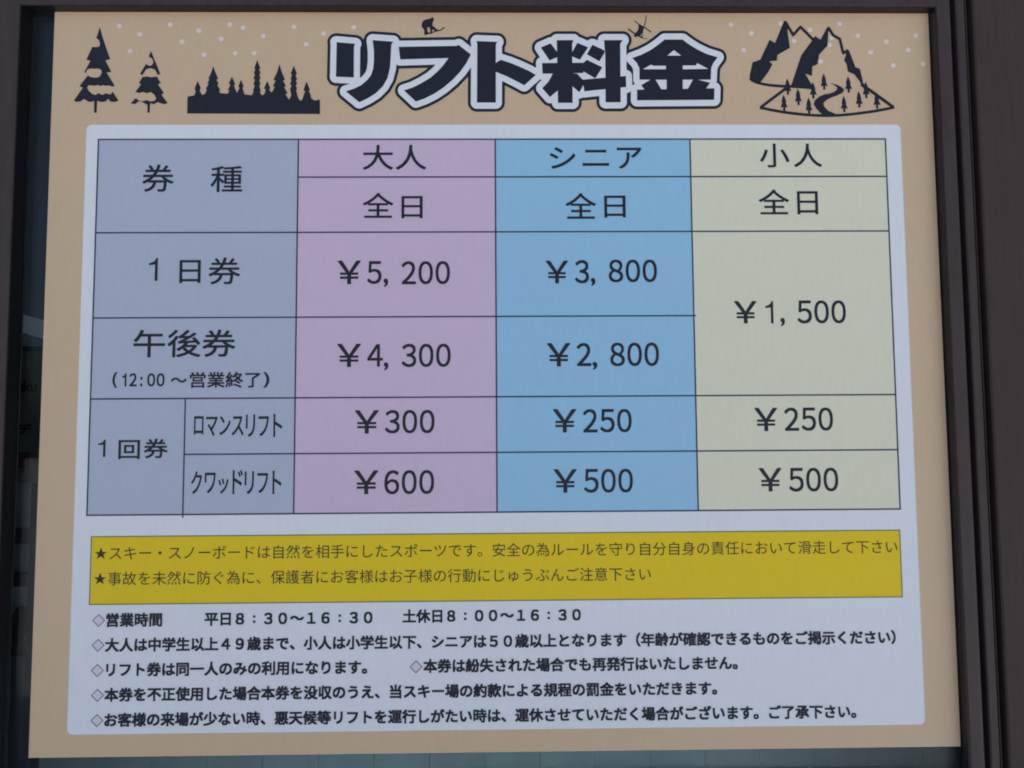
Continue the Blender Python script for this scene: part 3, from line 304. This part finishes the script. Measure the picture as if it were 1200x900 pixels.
# ---- lettering with Blender's own built-in typeface
_glyphs = {}
def glyph_mesh(s):
    if s == '１':        # a plain one without a foot
        p = [(.70, 0), (1, 0), (1, 1), (.82, 1), (.72, .90), (.46, .82), (0, .77), (0, .69), (.70, .72)]
        return [Vector((a, b, 0)) for a, b in p], [(0, 1, 2, 3, 4, 8), (4, 5, 6, 7, 8)]
    if s not in _glyphs:
        c = bpy.data.curves.new('lettering', 'FONT')
        c.body = s
        c.size = 1.0
        c.resolution_u = 5
        o = bpy.data.objects.new('lettering', c)
        COL.objects.link(o)
        bpy.context.view_layer.update()
        dg = bpy.context.evaluated_depsgraph_get()
        me = bpy.data.meshes.new_from_object(o.evaluated_get(dg))
        vv = [v.co.copy() for v in me.vertices]
        ff = [tuple(p.vertices) for p in me.polygons]
        bpy.data.objects.remove(o)
        bpy.data.curves.remove(c)
        bpy.data.meshes.remove(me)
        _glyphs[s] = (vv, ff)
    return _glyphs[s]

def bounds(vv):
    return min(v.x for v in vv), min(v.y for v in vv), max(v.x for v in vv), max(v.y for v in vv)

WIDE = {c: chr(ord(c) + 0xFEE0) for c in '0123456789'}
def split_digits(runs):
    out = []
    for s, bold, fit in runs:
        if fit[0] == 'box' and all(c in WIDE for c in s):
            _, x0, y0, x1, y1 = fit
            n = len(s)
            p = (x1 - x0) / (n - .14)
            for i, c in enumerate(s):
                k = (.20, .70) if (c == '1' and n > 1) else ((.05, .80) if c == '1' else (0, .86))
                if n == 1:
                    k = (0, 1.0 / 1.0 * .86)
                out.append((WIDE[c], bold, ('box', x0 + p * (i + k[0]), y0, x0 + p * (i + k[1]), y1)))
        else:
            out.append((s, bold, fit))
    return out

def lettering(runs, z):
    """runs: (string, weight, fit) where fit is ('box', x0,y0,x1,y1) or ('line', x0, x1, ycentre), millimetres.
    weight (mm) makes strokes bolder: four copies moved out by it, each a hair above the other"""
    V, F = [], []
    for s, bold, fit in split_digits(runs):
        vv, ff = glyph_mesh(s)
        bx0, by0, bx1, by1 = bounds(vv)
        if fit[0] == 'box':
            _, x0, y0, x1, y1 = fit
            x0 += bold; y0 += bold; x1 -= bold; y1 -= bold
            sx, sy = (x1 - x0) / (bx1 - bx0), (y1 - y0) / (by1 - by0)
            ty = y0 - by0 * sy
        else:
            _, x0, x1, yc = fit
            colons = [i for i, c in enumerate(s) if c == '：']
            if colons:           # full width colons sit in the middle of their square
                vv, ff = glyph_mesh(s.replace('：', '\u3000'))
            sx = (x1 - x0) / (bx1 - bx0)
            em = (bounds(glyph_mesh('国国')[0])[2] - bounds(glyph_mesh('国')[0])[2]) * sx
            for i in colons:
                cx = x0 - bx0 * sx + em * (i + .5)
                for cy in (yc - em * .20, yc + em * .16):
                    b = len(V)
                    V += [((cx + qa * 1.55) * .001, (cy + qc * 1.55) * .001, z) for qa, qc in ((-1, -1), (1, -1), (1, 1), (-1, 1))]
                    F.append((b, b + 1, b + 2, b + 3))
            rx = bounds(glyph_mesh('国')[0])
            sy = sx * 0.98
            ty = yc - sy * (rx[1] + rx[3]) / 2
        tx = x0 - bx0 * sx
        d = bold * .8
        for j, (ox, oy) in enumerate(((d, d), (-d, -d), (d, -d), (-d, d)) if bold else ((0, 0),)):
            b = len(V)
            V += [((v.x * sx + tx + ox) * 0.001, (v.y * sy + ty + oy) * 0.001, z + j * 1.5e-5) for v in vv]
            F += [tuple(b + i for i in f) for f in ff]
    me = bpy.data.meshes.new('lettering')
    me.from_pydata(V, [], F)
    return me

# ------------------------------------------------------------------ ground, and the building front the board hangs in
g = link('ground', boxes((-40, -0.2, -40, 40, 0, 60)), GROUNDM)
g.location = (0, 0, 0)
g.rotation_euler = ROT
tag(g, kind='structure')

FZ = 0.015          # front of the window frame; the board face is z = 0
GZ = -0.007         # front of the glass
XL, XR, YT, YB = -0.036, 1.2012, 0.9871, -0.46   # opening of the window

RV = .0012          # thickness of the added black lining that paints shade into the opening
win = root('window', 'dark bronze framed window that the lift price board hangs in', 'window', (0, 0, 0))
# top rail: flat face, small rounded lower lip, underside shade painted by the lining
link('top_rail', extrude_profile([(YT + RV, GZ - .01), (YT + RV, FZ - .001), (YT + RV + .001, FZ), (YT + .085, FZ), (YT + .085, GZ - .01)], -0.13, 1.2095, 'x'), BROWN, win)
link('bottom_rail', extrude_profile([(YB, GZ - .01), (YB, FZ - .001), (YB - .001, FZ), (YB - .09, FZ), (YB - .09, GZ - .01)], -0.13, 1.2095, 'x'), BROWN, win)
link('stile', extrude_profile([(XL - RV, GZ - .01), (XL - RV, FZ + .0005), (XL - RV - .001, FZ + .0015), (-0.128, FZ + .0015), (-0.128, GZ - .01)], YB, YT + RV, 'y'), BROWN, win)
stile_p = [(XR + RV, GZ - .01), (XR + RV, FZ - .001), (XR + RV + .001, FZ + .001)]
for i in range(9):      # the right stile has a half round outer edge that rolls away into the gap
    a = i / 8 * math.pi / 2
    stile_p.append((XR + .0155 + .0085 * math.sin(a), FZ + .001 - .012 + .012 * math.cos(a)))
stile_p += [(XR + .024, GZ - .01)]
st = link('stile', extrude_profile(stile_p, YB - .09, YT + .085, 'y'), BROWN, win)
for p in st.data.polygons:
    p.use_smooth = False
link('reveal_shade_lining', boxes((XL - RV + .0001, YT, GZ, XR + RV - .0001, YT + RV - .0001, FZ - .0012), (XL - RV + .0001, YB, GZ, XL, YT - .0001, FZ - .0008), (XR, YB, GZ, XR + RV - .0001, YT - .0001, FZ - .0008)), GASKET_SHADE, win)  # added black facing, its colour stands for the shade inside the opening
gk = .0045
link('gasket', boxes((XL, YB, GZ, XL + .0008, YT, GZ + .002), (XR - gk, YB, GZ, XR, 0.0, GZ + .004), (XL + .0008, YB, GZ, XR - gk, YB + gk, GZ + .004)), GASKET_SHADE, win)
link('glazing_seal', boxes((XL + .0035, YB + gk, GZ + .0002, XL + .0043, YT - .0005, GZ + .0006)), SEAL, win)
link('glass_pane', boxes((XL - .004, YB - .004, GZ - .005, XR + .004, YT + .004, GZ)), GLASS, win)

jamb = root('door_jamb', 'narrow dark brown upright strip with a groove between window and brown panel', 'jamb', (0, 0, 0))
jx0, jx1 = 1.2305, 1.2455
link('groove_back', boxes((1.2254, -1.05, -.02, 1.2700, 1.9, -.006)), DARK, jamb)
link('jamb_strip', extrude_profile([(jx0, -.006), (jx0, FZ - .003), (jx0 + .0015, FZ - .0015), (jx1 - .004, FZ - .0015), (jx1 - .0035, FZ - .004), (jx1 - .0025, FZ - .004), (jx1 - .002, FZ - .0015), (jx1, FZ - .003), (jx1, -.006)], -1.05, 1.9, 'y'), BROWN, jamb)

wp = link('wall_panel', extrude_profile([(1.2535, -.006), (1.2535, FZ - .002), (1.2555, FZ), (2.4, FZ), (2.4, -.006)], -1.05, 1.9, 'y'), CLAD)
wp.location = at(0, 0, 0)
wp.rotation_euler = ROT
tag(wp, 'flat dark brown panel standing right of the window and its groove', 'wall panel')

wa = link('wall', boxes((-1.6, YT + .0855, GZ - .01, 1.2250, 1.9, FZ - .004), (-1.6, -1.05, GZ - .01, 1.2250, YB - .0905, FZ - .004), (-1.6, YB - .0905, GZ - .01, -0.1285, YT + .0855, FZ - .004)), CLAD)
wa.location = at(0, 0, 0)
wa.rotation_euler = ROT
tag(wa, 'dark brown building wall around the outside of the window frame', 'wall')

# ------------------------------------------------------------------ the dim room behind the glass
rw = link('room_wall', boxes((-1.6, -1.05, -1.55, 2.4, 1.9, -1.5), (2.35, -1.05, -1.5, 2.4, 1.9, -.02), (-1.6, 1.85, -1.5, 2.35, 1.9, -.02)), ROOMWALL)
rw.location = at(0, 0, 0)
rw.rotation_euler = ROT
tag(rw, kind='structure')
pn = link('partition', boxes((-1.2, -1.05, -.42, -.195, .575, -.385)), PARTP)
pn.location = at(0, 0, 0)
pn.rotation_euler = ROT
tag(pn, 'dark partition in the room behind the glass, seen left of the board', 'partition')

bmn = link('ceiling_beam', extrude_profile([(.679, -.95), (.679, -.88), (.724, -.88), (.724, -.95)], -.62, .5, 'x'), BEAMP)
for v in bmn.data.vertices:          # the beam falls gently to the right
    v.co.y -= (v.co.x + .61) * .30
bmn.location = at(0, 0, 0)
bmn.rotation_euler = ROT
tag(bmn, 'pale blue grey sloping beam seen through the glass at upper left', 'beam')

sg = root('shop_sign', 'dim grey sign with dark and red lettering behind the glass, left of the board', 'sign', (0, 0, 0))
link('sign_face', boxes((-.34, .3308, -.384, -.197, .562, -.352)), SIGNP, sg)
link('sign_lettering', lettering([('uku', 1.0, ('box', -253, 489, -217, 509))], -.3512), SIGNI, sg)
link('sign_lettering', lettering([('デ', .8, ('box', -248, 413, -223, 434))], -.3512), SIGNI, sg)
link('red_lettering', lettering([('圏', .8, ('box', -251, 355, -225, 382))], -.3512), SIGNR, sg)

sh = root('shelf_rack', 'pale shelf rack with dark boards behind the glass, below the grey sign', 'shelf', (0, 0, 0))
link('back_panel', boxes((-.34, .03, -.384, -.2165, .329, -.365)), SHELFP, sh)
for y0, y1 in ((.2243, .2493), (.1509, .1729), (.033, .0565)):
    link('shelf', boxes((-.34, y0, -.3648, -.2165, y1, -.345), bevel=.001), SHELF_AND_SHADOW, sh)
link('board_shadow_strip', boxes((-.2163, -.6, -.384, -.2, .329, -.345)), SHELF_AND_SHADOW, sh)  # added dark strip: the price board's shadow painted beside the shelves

bg_ = bmesh.new()
bmesh.ops.create_icosphere(bg_, subdivisions=4, radius=1.0)
rnd = random.Random(4)
for v in bg_.verts:
    n = 1 + .10 * math.sin(5 * v.co.x + 2) * math.sin(4 * v.co.y) + rnd.uniform(-.03, .03)
    v.co = Vector((v.co.x * n * .026 + v.co.y * .012, max(v.co.y * n, -.85) * .034, v.co.z * n * .010))
bme = bpy.data.meshes.new('bag')
bg_.to_mesh(bme)
bg_.free()
bag = link('bag', bme, BAGM)
bag.location = at(-.232, .0857, -.353)
bag.rotation_euler = ROT
tag(bag, 'small black bag lying on the lowest dark shelf behind the glass', 'bag')

wt = root('low_boarding', 'grey teal vertical boarding behind the glass under the bottom edge of the board', 'boarding', (0, 0, 0))
bl = []
xx = -.19
while xx < 1.42:
    bl.append((xx + .0003, -.1712, -.36, min(xx + .0955, 1.43) - .0003, .02, -.35))
    xx += .0955
link('board_facing', boxes(*bl, (-.19, -.60, -.38, 1.43, .02, -.3605), bevel=.0004), WAINS, wt)
link('ledge', boxes((-.19, -.188, -.3604, 1.43, -.1718, -.325), bevel=.002), LEDGE, wt)


# ------------------------------------------------------------------ the price board
L1, L2, L3, L4, L5 = .00015, .00030, .00042, .00054, .00066
pb = link('price_board', boxes((0, 0, -.0045, BW, BH, 0), bevel=.0004), TAN)
pb.location = at(0, 0, 0)
pb.rotation_euler = ROT
tag(pb, 'tan ski lift price board with coloured fare table, hanging on the dark window', 'price board')

def disc(x, y, r, n=14):
    return [(x + r * math.cos(2 * math.pi * i / n), y + r * math.sin(2 * math.pi * i / n)) for i in range(n)]
link('snow_dots', flat([disc(x, y, 3.4) for x, y in DATA['dots']], L1), SNOW, pb)
link('snowy_tree_picture', flat(DATA['tree_a'], L2, DATA['tree_a_h']), INK, pb)
link('snowy_tree_picture', flat(DATA['tree_b'], L2), INK, pb)
link('forest_picture', flat(DATA['forest'], L2), INK, pb)
link('mountain_picture', flat(DATA['mountains'], L2), INK, pb)
link('snowboarder_picture', flat(DATA['boarder'], L2, DATA['boarder_h']), INK, pb)
link('skier_picture', flat(DATA['skier'], L2), INK, pb)
tl = link('title_lettering', flat(DATA['title'], L4, DATA['title_holes']), INK, pb)
link('white_outline', flat(DATA['title_white'], L3, evenodd=True), WHITE, tl)
link('dark_outline', flat(DATA['title_dark'], L2, evenodd=True), INK, tl)

link('white_panel', flat([rounded(48.1, 28.4, 1154.5, 828.6, 7)], L1), WHITE, pb)
# the fare table
GX = [64.8, 189.0, 333.2, 599.3, 864.6, 1132.9]
GY = [808.2, 756.0, 680.4, 565.6, 458.1, 384.6, 306.4]
lw = 1.0
lines = [rect(GX[0] - lw, y - lw, GX[-1] + lw, y + lw) for y in (GY[0], GY[2], GY[4], GY[6])]
lines += [rect(GX[2], GY[1] - lw, GX[5], GY[1] + lw), rect(GX[0], GY[3] - lw, 867.5, GY[3] + lw), rect(GX[1], GY[5] - lw, GX[5], GY[5] + lw)]
lines += [rect(x - lw, GY[6] - lw, x + lw, GY[0] + lw) for x in (GX[0], GX[2], GX[3], GX[4], GX[5])]
lines += [rect(GX[1] - lw, 302.0, GX[1] + lw, GY[4])]
pt = link('price_table', flat(lines, L3), LINE, pb)
for n, m, x0, x1 in (('ticket_column', GREY, 0, 2), ('adult_column', PINK, 2, 3), ('senior_column', BLUE, 3, 4), ('child_column', CREAM, 4, 5)):
    link(n, flat([rect(GX[x0], GY[6], GX[x1], GY[0])], L2), m, pt)
cells = {}
for s, x0, y0, x1, y1 in DATA['cells']:
    cx, cy = (x0 + x1) / 2, (y0 + y1) / 2
    ci = max(i for i in range(5) if cx > GX[i])
    if ci == 1 and cy > GY[4]:
        ci = 0
    ri = max(i for i in range(6) if cy < GY[i])
    if ci == 0:
        ri = 0 if ri < 2 else (4 if ri >= 4 else ri)
    if ci == 4 and ri in (2, 3):
        ri = 2
    digits = s[0] in '0123456789￥¥,:('
    b = 0.56 if digits else (0.55 if ci == 0 and ri >= 3 else 0.40)
    if s == '1':
        b = 0.2
    if s in ('営業終了', '～'):
        b = 0.5
    cells.setdefault((ci, ri), []).append((s.replace('¥', '￥'), b, ('box', x0, y0, x1, y1)))
for k in sorted(cells):
    link('cell_lettering', lettering(cells[k], L4), INK, pt)

# the yellow notice
nx0, ny0, nx1, ny1 = 71.6, 192.0, 1131.0, 278.6
ns = link('notice_strip', flat([rect(nx0, ny0, nx1, ny1)], L2), YELLOW, pb)
w = 0.8
link('border_line', flat([rect(nx0 - w, ny1 - w, nx1 + w, ny1 + w), rect(nx0 - w, ny0 - w, nx1 + w, ny0 + w), rect(nx0 - w, ny0, nx0 + w, ny1), rect(nx1 - w, ny0, nx1 + w, ny1)], L3), OLIVE, ns)
for s, x0, x1, yc in DATA['notice']:
    link('notice_lettering', lettering([(s, 0.0, ('line', x0, x1, yc))], L4), WARM, ns)

# the notes in bold below
dia = [DATA['diamonds'][i] for i in range(6)]
for runs, (dx, dy) in zip(DATA['notes'], dia):
    o = None
    for s, x0, x1, yc in runs:
        q = link('note_lettering', lettering([(s, 0.80, ('line', x0, x1, yc))], L4), INK, pb)
        o = o or q
    r = 8.4
    link('diamond_outline', flat([[(dx - r, dy), (dx, dy - r), (dx + r, dy), (dx, dy + r)]], L3, [[(dx - r + 1.7, dy), (dx, dy - r + 1.7), (dx + r - 1.7, dy), (dx, dy + r - 1.7)]]), MAUVE, o)
    link('diamond_fill', flat([[(dx - r + 1.2, dy), (dx, dy - r + 1.2), (dx + r - 1.2, dy), (dx, dy + r - 1.2)]], L2), ROSE, o)
